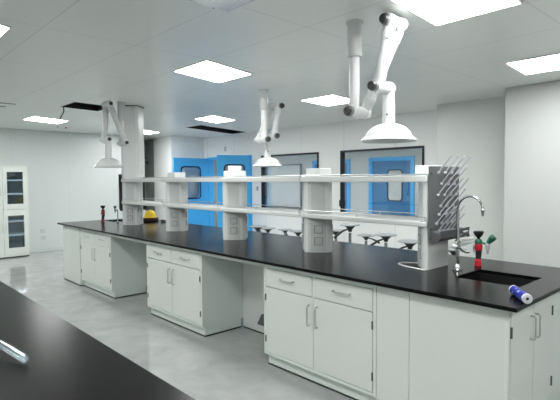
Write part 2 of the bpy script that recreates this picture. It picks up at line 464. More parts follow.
# hatch rims: the two open ceiling hatches
for v, lab in zip(VENTS, ('long black open ceiling hatch in front of the blue doors', 'black open ceiling hatch beside the farthest extraction arm')):
    a, b, c, d, k = v
    t = thing('ceiling_hatch', lab, 'ceiling hatch', ((a+b)/2, (c+d)/2, H), 0, 'open ceiling hatches')
    q = (-(b-a)/2, (b-a)/2, -(d-c)/2, (d-c)/2, k)
    MB().holed(skewed(*q, -0.001), skewed(*q, -0.014), -0.003, 0.05, lambda u, v, w: (u, v, w)).build('rim', M['peg_dark'], t)
    MB().prism(skewed(q[0]+0.03, q[0]+0.17, q[2]+0.03, q[3]-0.03, k), 0.20, 0.24).build('duct_strut', M['hinge'], t)
    MB().box(-0.1, 0.2, 0.05, 0.12, 0.12, 0.2).build('duct_strut', M['hinge'], t)
# thin dark joints of a lifted ceiling tile at the left edge
t = thing('ceiling_slot', 'pair of thin black slots in the ceiling at left edge of view', 'ceiling slot', (-7.58, 1.75, H))
MB().box(-0.02, 0.02, -0.35, 0.15, -0.004, 0.0).build('slot', M['seal'], t)
MB().box(-0.36, -0.31, -0.35, 0.10, -0.004, 0.0).build('slot', M['seal'], t)
# dangling cable
pts = []
for k in range(13):
    s = k / 12; pts.append((0.01*math.sin(s*6)-0.02*s, -0.015*s+0.02*math.sin(s*5), 0.02 - 0.235*s))
tag(MB().tube(pts, 0.008, 8).build('hanging_cable', M['cablek'], smooth=60, loc=(-7.42, 2.49, H)), 'short black cable dangling from the black hatch above far left light', 'cable')
for x, y, lab in ((-9.86, 3.21, 'small red sprinkler head on ceiling left of its twin'), (-9.94, 3.39, 'small red sprinkler head on ceiling right of its twin')):
    t = thing('ceiling_sprinkler', lab, 'sprinkler', (x, y, H), 0, 'red sprinkler heads')
    MB().lathe([(0,0),(0.04,0),(0.035,-0.008),(0.014,-0.014),(0.012,-0.03)], n=16).build('escutcheon', M['lampf'], t, smooth=50)
    MB().lathe([(0.012,-0.02),(0.014,-0.045),(0.028,-0.05),(0,-0.052)], n=14).build('nozzle', M['darkred'], t, smooth=50)
# square air diffuser hanging just under the ceiling at the top edge
t = thing('air_diffuser', 'square pale air diffuser panel on ceiling at top edge of view', 'air diffuser', (-2.255, 1.64, H))
MB().box(-0.26, 0.26, -0.26, 0.26, -0.018, 0.0).build('frame', M['lampf'], t, bevel=0.006)
MB().box(-0.225, 0.225, -0.225, 0.225, -0.026, -0.016).build('perforated_face', M['grille'], t, bevel=0.004)
for sx, sy in ((0.235, 0.12), (-0.235, 0.12), (0.235, -0.12), (-0.235, -0.12)):
    MB().cyl((sx, sy, -0.024), (sx, sy, -0.016), 0.008, n=10).build('screw', M['knob'], t)

# ------------------------------------------------------------------ the island bench
BX0, BX1, BY0, BY1, BT = -7.894, -0.941, 2.517, 3.884, 0.9
CF = 2.592                       # plane of the cabinet fronts
SK = (-1.538, -1.117, 3.024, 3.41)       # sink cut-outs
SL = (-7.74, -7.33, 3.20, 3.62)
wt = MB().plate([BX0, SL[0], SL[1], SK[0], SK[1], BX1], [BY0, SK[2], SK[3], SL[2], SL[3], BY1], 0.877, BT, [SK, SL]).build(
    'worktop', M['top'], bevel=0.003)
tag(wt, 'long matt black epoxy worktop of the island bench, running under the white shelf rack', 'worktop')
def sink(r, lab):
    a, b, c, d = r
    t = thing('sink', lab, 'sink', ((a+b)/2, (c+d)/2, 0.877), 0, 'black drop-in sinks')
    hx = (b-a)/2 + 0.012; hy = (d-c)/2 + 0.012; w = 0.01; dp = 0.26
    m = MB()
    m.box(-hx, hx, -hy, hy, -dp, -dp + w)
    m.box(-hx, -hx+w, -hy, hy, -dp+w, 0).box(hx-w, hx, -hy, hy, -dp+w, 0)
    m.box(-hx+w, hx-w, -hy, -hy+w, -dp+w, 0).box(-hx+w, hx-w, hy-w, hy, -dp+w, 0)
    m.build('basin', M['sink'], t)
    MB().lathe([(0,0.006),(0.03,0.006),(0.04,0.002),(0.04,0)], (0,0,-dp+w), n=20).build('drain', M['hinge'], t, smooth=40)
    return t
sink(SK, 'black drop-in sink at near right end of the worktop')
sink(SL, 'black drop-in sink at far left end of the worktop')

def bar_handle(p, q, out, r=0.005, stand=0.028):
    """bow handle from p to q, standing off along out"""
    p = Vector(p); q = Vector(q); o = Vector(out) * stand; d = (q - p).normalized() * 0.012
    return MB().tube([p, p + o*0.75, p + o + d, q + o - d, q + o*0.75, q], r, 8)

def make_cabinet(w, label):
    """two drawers over two doors; origin at the front left bottom on the floor, front face y=0"""
    t = thing('base_cabinet', label, 'base cabinet', (0,0,0), 0, 'two-door base cabinets under the worktop')
    D = 0.512; s = 0.023; zb = 0.1; zt = 0.877
    c = MB()
    c.box(0, w, 0.02, D, zb, zt)
    c.box(0, s, 0, 0.02, zb, zt).box(w-s, w, 0, 0.02, zb, zt)
    c.box(s, w-s, 0, 0.02, 0.832, zt).box(s, w-s, 0, 0.02, zb, 0.122)
    c.box(w/2-0.012, w/2+0.012, 0.002, 0.02, 0.672, 0.832)
    c.build('carcass', M['cab_in'], t)
    MB().box(0.012, w-0.012, 0.04, D-0.02, 0.012, zb).build('toe_kick', M['cab_in'], t)
    MB().box(0.008, w-0.008, 0.036, D-0.016, 0.0, 0.012).build('base_seal', M['seal'], t)
    g = 0.004
    for k in (0, 1):
        x0 = s + g if k == 0 else w/2 + 0.012 + g; x1 = w/2 - 0.012 - g if k == 0 else w - s - g
        dr = MB().box(x0, x1, -0.002, 0.018, 0.678, 0.828).build('drawer', M['cab'], t, bevel=0.002)
        cx = (x0 + x1) / 2
        bar_handle((cx-0.075, -0.002, 0.762), (cx+0.075, -0.002, 0.762), (0,-1,0), 0.0065).build('handle', M['handle'], dr, smooth=50)
        x0 = s + g if k == 0 else w/2 + g/2; x1 = w/2 - g/2 if k == 0 else w - s - g
        do = MB().box(x0, x1, -0.002, 0.018, 0.127, 0.670).build('door', M['cab'], t, bevel=0.002)
        hx = w/2 - 0.042 if k == 0 else w/2 + 0.042
        bar_handle((hx, -0.002, 0.455), (hx, -0.002, 0.610), (0,-1,0), 0.006).build('handle', M['handle'], do, smooth=50)
        for z in (0.235, 0.585):
            ex = x0 if k == 0 else x1
            MB().cyl((ex, -0.005, z-0.027), (ex, -0.005, z+0.027), 0.006, n=10).build('hinge', M['hinge'], do)
    return t
CW = 1.138
c3 = make_cabinet(CW, 'white base cabinet with doors and drawers nearest the sink end')
c3.location = (-3.0, CF, 0)
dup(c3, (-5.07, CF, 0), 0, 'white base cabinet with doors and drawers standing between the two open kneeholes')
c1 = dup(c3, (-7.12, CF, 0), 0, 'white base cabinet with doors and drawers farthest along bench, beside far blank sink panel')
c1.scale = (1.065/CW, 1, 1)

def kneehole(x0, x1, lab, extra=False):
    t = thing('kneehole_panel', lab, 'kneehole panel', (x0, 3.105, 0), 0, 'kneehole back panels')
    w = x1 - x0
    MB().box(0, w, 0, 0.02, 0.012, 0.877).build('back_board', M['shelf'], t)
    MB().box(0, w, -0.004, 0.02, 0.0, 0.012).build('base_seal', M['seal'], t)
    MB().box(0, w, CF-3.105, CF-3.105+0.02, 0.832, 0.877).build('top_rail', M['cab'], t)
    return t
kneehole(-3.932, -3.0, 'white kneehole back panel and rail between the two nearest base cabinets')
kneehole(-6.055, -5.07, 'white kneehole back panel and rail between the two farthest base cabinets')
t = thing('outlet_box', 'small dark grey wedge box low inside the near kneehole', 'outlet box', (-3.50, 3.08, 0.115))
b_ = MB()
v = [b_.bm.verts.new(p) for p in ((-0.12,-0.05,0),(0.12,-0.05,0),(0.12,0.024,0),(-0.12,0.024,0),(-0.05,-0.05,0.115),(0.12,-0.05,0.115),(0.12,0.024,0.115),(-0.05,0.024,0.115))]
for f in ((0,3,2,1),(4,5,6,7),(0,1,5,4),(1,2,6,5),(2,3,7,6),(3,0,4,7)): b_.bm.faces.new([v[i] for i in f])
b_.build('housing', M['tray'], t, bevel=0.004)
MB().box(0.0, 0.06, -0.054, -0.05, 0.03, 0.09).build('socket', M['hinge'], t)

# sink cabinets at the two ends (full bench depth)
t = thing('sink_cabinet', 'white sink cabinet at near right end, blank front and double doors on end face', 'sink cabinet', (0,0,0))
X0, X1 = -1.858, -1.008
cb = MB(); cb.box(X0, X1-0.02, CF+0.018, 3.80, 0.17, 0.60)
cb.box(X0, X0+0.02, CF+0.018, 3.80, 0.60, 0.877).box(X1-0.04, X1-0.02, CF+0.018, 3.80, 0.60, 0.877).box(X0+0.02, X1-0.04, 3.78, 3.80, 0.60, 0.877)
cb.box(X1-0.02, X1, CF, CF+0.022, 0.0, 0.877)
cb.box(X1-0.02, X1, CF+0.022, 3.80, 0.868, 0.877).box(X1-0.02, X1, CF+0.022, 3.80, 0.17, 0.19)
cb.box(X1-0.02, X1, 3.31, 3.80, 0.19, 0.868)
cb.build('carcass', M['cab_in'], t)
MB().box(X0, -1.612, CF, CF+0.018, 0.0, 0.877).build('filler_panel', M['cab'], t, bevel=0.0015)
MB().box(-1.609, X1-0.02, CF, CF+0.018, 0.0, 0.877).build('front_panel', M['cab'], t, bevel=0.0015)
MB().box(X0+0.02, X1-0.06, CF+0.03, 3.76, 0.0, 0.17).build('toe_kick', M['cab_in'], t)
for k, (y0, y1, hy) in enumerate(((2.618, 2.945, 2.895), (2.949, 3.305, 2.965))):
    do = MB().box(X1-0.018, X1+0.003, y0, y1, 0.194, 0.864).build('door', M['cab'], t, bevel=0.002)
    bar_handle((X1+0.003, hy, 0.635), (X1+0.003, hy, 0.772), (1,0,0)).build('handle', M['handle'], do, smooth=50)
    ey = y0 if k == 0 else y1 - 0.05
    for z in (0.285, 0.735):
        MB().cyl((X1+0.004, ey, z-0.03), (X1+0.004, ey, z+0.03), 0.007, n=10).build('hinge', M['hinge'], do)
t = thing('sink_cabinet', 'white sink cabinet with blank front panel at far left end of bench', 'sink cabinet', (0,0,0))
cb = MB(); cb.box(-7.86, -7.14, CF+0.018, 3.80, 0.012, 0.60)
cb.box(-7.86, -7.84, CF+0.018, 3.80, 0.60, 0.877).box(-7.16, -7.14, CF+0.018, 3.80, 0.60, 0.877).box(-7.84, -7.16, 3.78, 3.80, 0.60, 0.877)
cb.build('carcass', M['cab_in'], t)
MB().box(-7.86, -7.53, CF, CF+0.018, 0.012, 0.877).build('front_panel', M['cab'], t, bevel=0.002)
MB().box(-7.526, -7.165, CF, CF+0.018, 0.012, 0.877).build('front_panel', M['cab'], t, bevel=0.002)
MB().box(-7.862, -7.16, CF-0.004, CF+0.02, 0.0, 0.012).build('base_seal', M['seal'], t)

# ------------------------------------------------------------------ the reagent rack
RY = 3.25
rack = thing('reagent_rack', 'white two-tier reagent shelf rack with socket posts along the middle of worktop', 'shelf rack', (-4.27, RY, BT))
RX = -4.27
def L(x): return x - RX
HD = 0.165; TR = 0.022
HL = 0.195
def post_poly(kind):
    """plan of a post, counter-clockwise from the front"""
    if kind == 'full':
        return [(-TR,-HD+TR*0.6),(TR,-HD+TR*0.6),(HD-TR*0.5,-TR),(HD-TR*0.5,TR),(TR,HD-TR*0.6),(-TR,HD-TR*0.6),(-HL+TR,TR),(-HL+TR,-TR)]
    if kind == 'right_half':
        return [(-0.02,-HD+0.01),(TR,-HD+0.01),(HD+0.01,-TR),(HD+0.01,TR),(TR,HD-0.01),(-0.02,HD-0.01)]
    return [(-TR,-HD+0.01),(0.012,-HD+0.01),(0.012,HD-0.01),(-TR,HD-0.01),(-HD+TR,TR),(-HD+TR,-TR)]
def facet(mb, e, w, z0, z1, t):
    """thin plate of width w lying on the post facet between the two plan points of e"""
    p = Vector((*e[0], 0)); q = Vector((*e[1], 0)); u = (q - p).normalized(); n = Vector((u.y, -u.x, 0)); c = (p + q) / 2
    P = [c - u*w/2 - n*0.002, c + u*w/2 - n*0.002, c + u*w/2 + n*t, c - u*w/2 + n*t]
    mb.prism([(v.x, v.y) for v in P], z0, z1)
POSTS = [(-6.765, 'right_half'), (-5.49, 'full'), (-4.24, 'full'), (-2.99, 'full'), (-1.79, 'left_half')]
FAC = {'full': (1, 3, 5, 7), 'right_half': (1, 3), 'left_half': (3, 5)}
for k, (x, kind) in enumerate(POSTS):
    poly = [(L(x)+a, b) for a, b in post_poly(kind)]
    p = MB().prism(poly, 0, 0.70).build('post', M['rack'], rack, bevel=0.003)
    mb = MB(); ml = MB(); edges = [(poly[i], poly[(i+1) % len(poly)]) for i in FAC[kind]]
    for e in edges:
        facet(mb, e, 0.125, 0.365, 0.63, 0.004)
        facet(ml, e, 0.135, 0.012, 0.295, 0.006)
    mb.build('cover_panel', M['rackgrey'], p)
    ml.build('socket_panel', M['rackgrey'], p)
    for e in edges:
        for z in (0.105, 0.212):
            mo = MB(); facet(mo, e, 0.078, z-0.037, z+0.037, 0.012)
            mo.build('outlet', M['outlet_dk'], p, bevel=0.002)
            mf = MB(); facet(mf, e, 0.062, z-0.030, z+0.030, 0.0145); facet(mf, e, 0.034, z-0.017, z+0.017, 0.0165)
            mf.build('outlet_face', M['outlet'], p, bevel=0.001)
for x0, x1, nm in ((-5.585, -5.40, 0), (-4.345, -4.14, 1), (-3.06, -2.89, 2), (-1.93, -1.785, 3)):
    cp = MB().box(L(x0), L(x1), -0.08, 0.08, 0.687, 0.762)
    if nm == 1: cp.box(L(-4.30), L(-4.18), -0.05, 0.05, 0.762, 0.815)
    cp.build('post_cap', M['shelf'], rack, bevel=0.006)
cuts = [-6.786, -5.56, -4.31, -3.05, -1.772]
for z0, z1, rz, nm in ((0.638, 0.687, 0.697, 'upper'), (0.315, 0.352, 0.383, 'lower')):
    for a, b in zip(cuts, cuts[1:]):
        s = MB().box(L(a)+0.003, L(b)-0.003, -0.172, 0.172, z0, z1)
        s.build('shelf', M['shelf'], rack, bevel=0.006)
        g = MB()
        for y in (-0.165, 0.165):
            g.cyl((L(a)+0.01, y, rz), (L(b)-0.01, y, rz), 0.0042, n=8)
            for q in range(3):
                xx = L(a) + 0.02 + (b - a - 0.04) * q / 2
                g.cyl((xx, y, z1-0.004), (xx, y, rz), 0.0035, n=8)
        g.build('guard_rail', M['handle'], rack, smooth=60)
# tall service column rising from the first post to the ceiling
sc_ = thing('service_column', 'tall white service column rising from far end of the rack to the ceiling', 'service column', (-6.765, RY, BT + 0.70))
MB().prism([(-0.03,-HD+0.01),(TR+0.01,-HD+0.01),(HD+0.02,-TR),(HD+0.02,TR),(TR+0.01,HD+0.02),(-0.03,HD+0.02)], 0, H-BT-0.70-0.012).build('casing', M['rack'], sc_, bevel=0.006)
mb = MB(); facet(mb, ((TR+0.01,-HD+0.01),(HD+0.02,-TR)), 0.12, 0.02, H-BT-0.73, 0.004); mb.build('cover_panel', M['rack'], sc_)
MB().prism([(-0.035,-HD),(TR+0.015,-HD),(HD+0.03,-TR),(HD+0.03,TR),(TR+0.015,HD+0.03),(-0.035,HD+0.03)], H-BT-0.712, H-BT-0.70).build('ceiling_seal', M['tray'], sc_)

# ------------------------------------------------------------------ drying racks at both ends
def drying_rack(x, sgn, label, bm, tm, y0, y1, pegs):
    t = thing('mounted_drying_rack', label, 'drying rack', (x, RY, BT), 0, 'peg drying racks on the end posts')
    b = MB(); b.box(0 if sgn > 0 else -0.014, 0.014 if sgn > 0 else 0, y0, y1, 0.235, 0.752)
    b.build('board', bm, t, bevel=0.003)
    tr_ = MB(); q = 0.075 if pegs else 0.03
    pr = [(0.0, 0.285), (q*0.85, 0.270), (q*0.92, 0.292), (q, 0.292), (q*0.95, 0.238), (q*0.75, 0.215), (0.0, 0.205)]
    A = [tr_.bm.verts.new((sgn*(0.014+px), y0+0.02, pz)) for px, pz in pr]; B = [tr_.bm.verts.new((sgn*(0.014+px), y1+0.03, pz)) for px, pz in pr]
    tr_.bm.faces.new(A); tr_.bm.faces.new(B[::-1])
    for i in range(len(pr)):
        j = (i+1) % len(pr); tr_.bm.faces.new((A[i], A[j], B[j], B[i]))
    tr_.build('drip_tray', tm, t, bevel=0.004)
    for z, ys in pegs:
        for y in ys:
            pg = MB()
            a = Vector((sgn*0.014, y-RY, z-BT)); e = a + Vector((sgn*0.105, 0.0, 0.125))
            pg.lathe([(0,-0.003),(0.010,-0.001),(0.013,0.006),(0.009,0.015),(0.004,0.02)], a, (sgn,0,0), 12)
            pg.tube([a, a + Vector((sgn*0.012,0,0.004)), a.lerp(e, 0.2), e], [0.006,0.006,0.0055,0.005], 8)
            pg.build('peg', M['peg'], t, smooth=50)
    for y, z in ((y0+0.012, 0.70), (y0+0.012, 0.30)):
        MB().cyl((sgn*0.014, y, z), (sgn*0.018, y, z), 0.007, n=10).build('screw', M['black'], t)
    return t
PEGS = [(1.604, (3.193, 3.29, 3.385, 3.48)), (1.523, (3.237, 3.332, 3.426)), (1.441, (3.188, 3.28, 3.371, 3.461)), (1.36, (3.225, 3.315, 3.406)),
        (1.30, (3.205, 3.302, 3.399)), (1.235, (3.17, 3.245, 3.319, 3.393)), (1.178, (3.199, 3.264, 3.33, 3.394))]
drying_rack(-1.768, 1, 'grey peg drying rack on near end post beside the tall gooseneck tap', M['peg_board'], M['tray'], -0.165, 0.268, PEGS)
drying_rack(-6.7865, -1, 'black drying board seen edge-on at far end of the shelf rack', M['peg_dark'], M['peg_dark'], -0.20, 0.215, [])
# ------------------------------------------------------------------ taps and eyewashes
t = thing('gooseneck_tap', 'tall chrome gooseneck tap beside the near sink', 'tap', (-1.63, 3.255, BT))
MB().lathe([(0,0),(0.034,0),(0.034,0.008),(0.024,0.016),(0.018,0.045),(0.016,0.05)], n=24).build('base_flange', M['chrome'], t, smooth=40)
pts = [(0,0,0.04),(0,0,0.2),(0,0,0.42),(0,0,0.445)]
for k in range(1, 15):
    a = PI - PI*0.97*k/14; pts.append((0.09 + 0.09*math.cos(a), 0, 0.447 + 0.09*math.sin(a)))
MB().tube(pts, [0.013,0.013,0.010,0.0085]+[0.0085]*14, 14).build('spout', M['chrome'], t, smooth=60)
MB().lathe([(0.0085,0.0),(0.012,-0.004),(0.012,-0.016),(0.009,-0.024),(0.007,-0.048),(0.0,-0.05)], (0.180,0,0.450), n=16).build('nozzle', M['chrome'], t, smooth=40)
MB().cyl((0,-0.045,0.178),(0,0.24,0.186),0.010,n=12).ball((0,-0.05,0.178),0.017).build('supply_pipe', M['pale'], t, smooth=50)
MB().cyl((0.0,-0.03,0.205),(0,0.24,0.212),0.008,n=12).build('supply_pipe', M['pale'], t, smooth=50)
MB().lathe([(0.016,-0.03),(0.021,-0.026),(0.021,0.026),(0.016,0.03)], (0,0,0.19), n=18).build('valve_body', M['chrome'], t, smooth=40)
vk = MB(); vk.cyl((0.012,0.045,0.262),(0.012,0.115,0.268),0.019,n=14).cyl((0.012,0.105,0.262),(0.012,0.135,0.244),0.013,n=12)
vk.cyl((0,0,0.24),(0.012,0.05,0.262),0.009,n=10)
vk.build('valve_handle', M['tray'], t, smooth=45)
MB().tube([(0,0.03,0.165),(0.0,0.07,0.135),(0.01,0.11,0.118),(0.015,0.15,0.115)], 0.006, 8).build('lever', M['black'], t, smooth=60)

def eyewash(loc, label, cup, body, s=1.0, side=True):
    t = thing('eyewash', label, 'eyewash', loc, 0, 'hand-held eyewash fountains')
    MB().lathe([(0,0),(0.026,0),(0.026,0.03),(0.021,0.05),(0.018,0.055)], n=20).build('base', M[body], t, smooth=40)
    MB().tube([(0,0,0.05),(0.004,0,0.075),(0.0,0.01,0.10),(0.0,0.012,0.125)], [0.019,0.021,0.022,0.024], 14).build('grip', M['black'], t, smooth=60)
    MB().lathe([(0.02,0.115),(0.027,0.12),(0.029,0.155),(0.025,0.168),(0.018,0.172)], (0,0.006,0), n=20).build('body', M[body], t, smooth=40)
    MB().lathe([(0.02,0.165),(0.028,0.17),(0.029,0.188),(0.02,0.2),(0.012,0.205)], (0,0.006,0), n=20).build('collar', M['green' if side else body], t, smooth=40)
    MB().lathe([(0.010,0.2),(0.012,0.212),(0.030,0.232),(0.037,0.25),(0.037,0.262),(0.032,0.258),(0.0,0.235)], (0,0.006,0), n=22).build('spray_cup', M[cup], t, smooth=40)
    MB().tube([(-0.022,-0.008,0.10),(-0.03,-0.012,0.13),(-0.026,-0.008,0.158)], 0.007, 8).build('trigger', M['peg'], t, smooth=60)
    if side:
        MB().tube([(0.02,0.006,0.178),(0.045,0.008,0.172),(0.062,0.01,0.166)], 0.009, 10).build('side_arm', M['green'], t, smooth=60)
        MB().lathe([(0.012,0.19),(0.016,0.18),(0.015,0.15),(0.010,0.135),(0.007,0.105),(0,0.104)], (0.068,0.01,-0.01), n=16).build('outlet_nozzle', M['peg'], t, smooth=40)
        MB().cyl((0.068,0.01,0.175),(0.098,0.02,0.215),0.014,0.026,n=18).cyl((0.098,0.02,0.215),(0.112,0.026,0.23),0.027,0.022,n=18).build('valve_handle', M['green'], t, smooth=40)
    return t
eyewash((-1.612, 3.545, BT), 'red and black hand-held eyewash with green collar and green valve behind the near sink', 'black', 'red')
eyewash((-7.455, 3.07, BT), 'dark red and black eyewash standing at the far sink', 'black', 'darkred', side=False)
t = thing('water_valve', 'small black-knobbed valve with grey nozzle at the far sink', 'valve', (-7.24, 3.19, BT))
MB().lathe([(0,0),(0.02,0),(0.02,0.008),(0.010,0.014),(0.008,0.03),(0.008,0.16)], (0.07,0,0), n=16).build('stem', M['chrome'], t, smooth=40)
MB().tube([(0.07,0,0.16),(0.07,0,0.195),(0.03,0,0.20),(-0.02,0,0.20)], 0.008, 10).build('arm', M['tray'], t, smooth=60)
MB().lathe([(0.012,0.205),(0.013,0.19),(0.007,0.165),(0.005,0.145),(0,0.144)], (-0.02,0,0), n=14).build('nozzle', M['tray'], t, smooth=40)
MB().lathe([(0.008,0.21),(0.010,0.222),(0.022,0.232),(0.022,0.25),(0.016,0.26),(0,0.262)], (-0.025,0,0), n=18).build('knob', M['black'], t, smooth=40)

# ------------------------------------------------------------------ small things on the worktops
# blue printed cylinder lying on the corner
A = Vector((-1.07, 2.81, BT + 0.0272)); B = Vector((-0.935, 2.645, BT + 0.0272))
d = (B - A); ln = d.length
t = thing('paper_roll', 'blue printed cylinder with white ends lying on worktop corner by sink', 'roll', ((A+B)/2 - Vector((0,0,0.0272))), math.atan2(d.y, d.x))
R = 0.0255
MB().cyl((-ln/2+0.013,0,0.0272),(ln/2-0.014,0,0.0272),R,n=32).build('wrapper', M['tubeblue'], t, smooth=40)
MB().lathe([(R+0.0006,-0.016),(R+0.0012,-0.012),(R+0.0012,-0.002),(R-0.003,0.001),(0.0085,0.001),(0.0085,-0.006)], (ln/2,0,0.0272), (1,0,0), 32).build('end_cap', M['white'], t, smooth=40)
MB().cyl((ln/2-0.02,0,0.0272),(ln/2-0.003,0,0.0272),0.009,n=18).build('core_hole', M['black'], t)
MB().lathe([(0,-0.004),(R-0.006,-0.004),(R+0.001,0.002),(R+0.0012,0.014),(R-0.001,0.014)], (-ln/2,0,0.0272), (1,0,0), 32).build('end_cap', M['white'], t, smooth=40)
def patch(u0, u1, a0, a1, r, n=6):
    mb = MB(); V = []
    for i in range(n+1):
        a = a0 + (a1-a0)*i/n
        V.append([mb.bm.verts.new((u, r*math.cos(a), 0.0272 + r*math.sin(a))) for u in (u0, u1)])
    for p, q in zip(V, V[1:]): mb.bm.faces.new((p[0], p[1], q[1], q[0]))
    return mb
for u0, u1, a0, a1, mm in ((-0.060,-0.040,-2.6,-2.15,'paper_mark_lime'), (-0.055,-0.035,-3.4,-2.75,'paper_mark'), (0.005,0.03,1.9,2.5,'paper_mark')):
    mk = bpy.data.materials.get(mm) or mat(mm, (0.45,0.55,0.12) if 'lime' in mm else (0.28,0.36,0.6), 0.4, var=0.1, vscale=60)
    patch(u0, u1, a0, a1, R + 0.0006).build('printed_mark', mk, t)

# white cable looped on the worktop beside the last post
pts = []
for k in range(25):
    s = k / 24
    a = PI*0.08 + s * PI * 1.55
    pts.append((0.0 + 0.135*math.cos(a+0.5), 0.085*math.sin(a+0.5), 0.006))
pts = [(0.17,0.095,0.006),(0.09,0.075,0.006),(-0.01,0.055,0.006),(-0.075,0.035,0.006),(-0.115,0.01,0.006),(-0.115,-0.02,0.006),(-0.08,-0.05,0.006),(-0.02,-0.075,0.006),(0.05,-0.09,0.006),(0.11,-0.095,0.006),(0.16,-0.09,0.006)]
def smooth_path(p, n=6):
    p = [Vector(q) for q in p]; out = []
    for i in range(len(p)-1):
        p0 = p[max(i-1,0)]; p1 = p[i]; p2 = p[i+1]; p3 = p[min(i+2,len(p)-1)]
        for k in range(n):
            t_ = k/n
            out.append(0.5*((2*p1)+(p2-p0)*t_+(2*p0-5*p1+4*p2-p3)*t_*t_+(3*p1-p0-3*p2+p3)*t_**3))
    out.append(p[-1]); return out
CP = [(-1.948,3.31),(-1.965,3.298),(-2.00,3.275),(-2.045,3.24),(-2.072,3.20),(-2.06,3.16),(-2.01,3.125),(-1.94,3.10),(-1.87,3.085),(-1.82,3.075),(-1.785,3.072)]
tag(MB().tube(smooth_path([(x+1.95, y-3.2, 0.006) for x, y in CP]), 0.006, 8).build('cable', M['cable'], smooth=60, loc=(-1.95, 3.2, BT)),
    'thin white cable looped on worktop beside the end post', 'cable')

# yellow safety helmet
t = thing('safety_helmet', 'yellow safety helmet with dark brown band on far end of worktop', 'helmet', (-7.03, 3.67, BT), -0.6)
t.scale = (0.74, 0.74, 0.88)
MB().lathe([(0.128,0.073),(0.13,0.08),(0.124,0.12),(0.105,0.162),(0.075,0.188),(0.035,0.202),(0,0.204)], n=32).build('shell', M['yellow'], t, smooth=50)
rb = MB()
for k, (w, z) in enumerate(((0.0, 0.186),)):
    pts = [(0.13*math.cos(a), 0, 0.074+0.138*math.sin(a)) for a in [PI*i/14 for i in range(1, 14)]]
    rb.tube(pts, 0.010, 8)
rb.build('ridge', M['yellow'], t, smooth=60)
br = MB(); br.lathe([(0.118,0.074),(0.138,0.072),(0.141,0.078),(0.128,0.086)], n=32)
pk = [(0.135*math.cos(a), 0.135*math.sin(a)) for a in [(-1.0 + 2.0*i/10) for i in range(11)]]
out = [(0.185*math.cos(a*0.8), 0.15*math.sin(a*0.95)) for a in [(1.0 - 2.0*i/10) for i in range(11)]]
br.prism(pk + out, 0.071, 0.079)
br.build('brim', M['yellow'], t, smooth=30)
MB().lathe([(0.15,0.0),(0.175,0.012),(0.180,0.04),(0.165,0.064),(0.135,0.072),(0.10,0.066),(0.10,0.004),(0.15,0.0)], n=28).build('headband', M['brown'], t, smooth=50)
t = thing('glove', 'dark brown work glove crumpled beside the yellow helmet', 'glove', (-6.77, 3.75, BT), 0.5)
t.scale = (0.8, 0.8, 0.8)
g = MB()
g.ball((0,0,0.024),0.055,16,(1.0,0.75,0.42))
g.build('palm', M['brown'], t, smooth=60)
for k in range(4):
    a = -0.5 + k*0.33
    MB().tube([(0.035*math.cos(a),0.035*math.sin(a),0.022),(0.075*math.cos(a),0.07*math.sin(a),0.022),(0.105*math.cos(a)-0.01*k,0.10*math.sin(a),0.014)],[0.014,0.013,0.010],10).ball((0.105*math.cos(a)-0.01*k,0.10*math.sin(a),0.0138),0.0102,10).build('finger', M['brown'], t, smooth=60)
# near workbench (foreground) and the clear plastic hose on it
t = thing('workbench', 'black-topped workbench in the foreground at bottom left', 'workbench', (-3.6, 0.09, 0))
MB().box(-3.0, 2.72, -0.69, 0.687, 0.877, 0.9).build('worktop', M['top2'], t, bevel=0.003)
MB().box(-2.95, 2.65, -0.62, 0.60, 0.80, 0.877).build('apron', M['cab'], t)
for x in (-2.93, -1.1, 0.75, 2.6):
    MB().box(x-0.02, x+0.02, -0.60, 0.58, 0.0, 0.80).build('support_panel', M['cab_in'], t)
HP = [(-2.46,0.26,0.020),(-2.32,0.325,0.030),(-2.20,0.38,0.042),(-2.12,0.415,0.046),(-2.04,0.442,0.040),(-1.97,0.462,0.028),(-1.905,0.478,0.0195)]
t = thing('plastic_hose', 'clear plastic hose end lying on the foreground workbench at left edge', 'hose', (-2.1, 0.42, 0.9))
hp = smooth_path([(x+2.1, y-0.42, z) for x, y, z in HP], 5)
mb = MB().tube(hp, 0.0145, 16, cap=False)
mb.tube(hp, 0.0105, 16, cap=False)
mb.build('hose', M['clear'], t, smooth=60)
e0, e1 = Vector(hp[-3]), Vector(hp[-1])
MB().lathe([(0.0105,0),(0.0150,0),(0.0156,0.005),(0.0150,0.010),(0.0105,0.010),(0.0105,0)], e1, (e1-e0), 18).build('cuff', M['clear'], t, smooth=40)

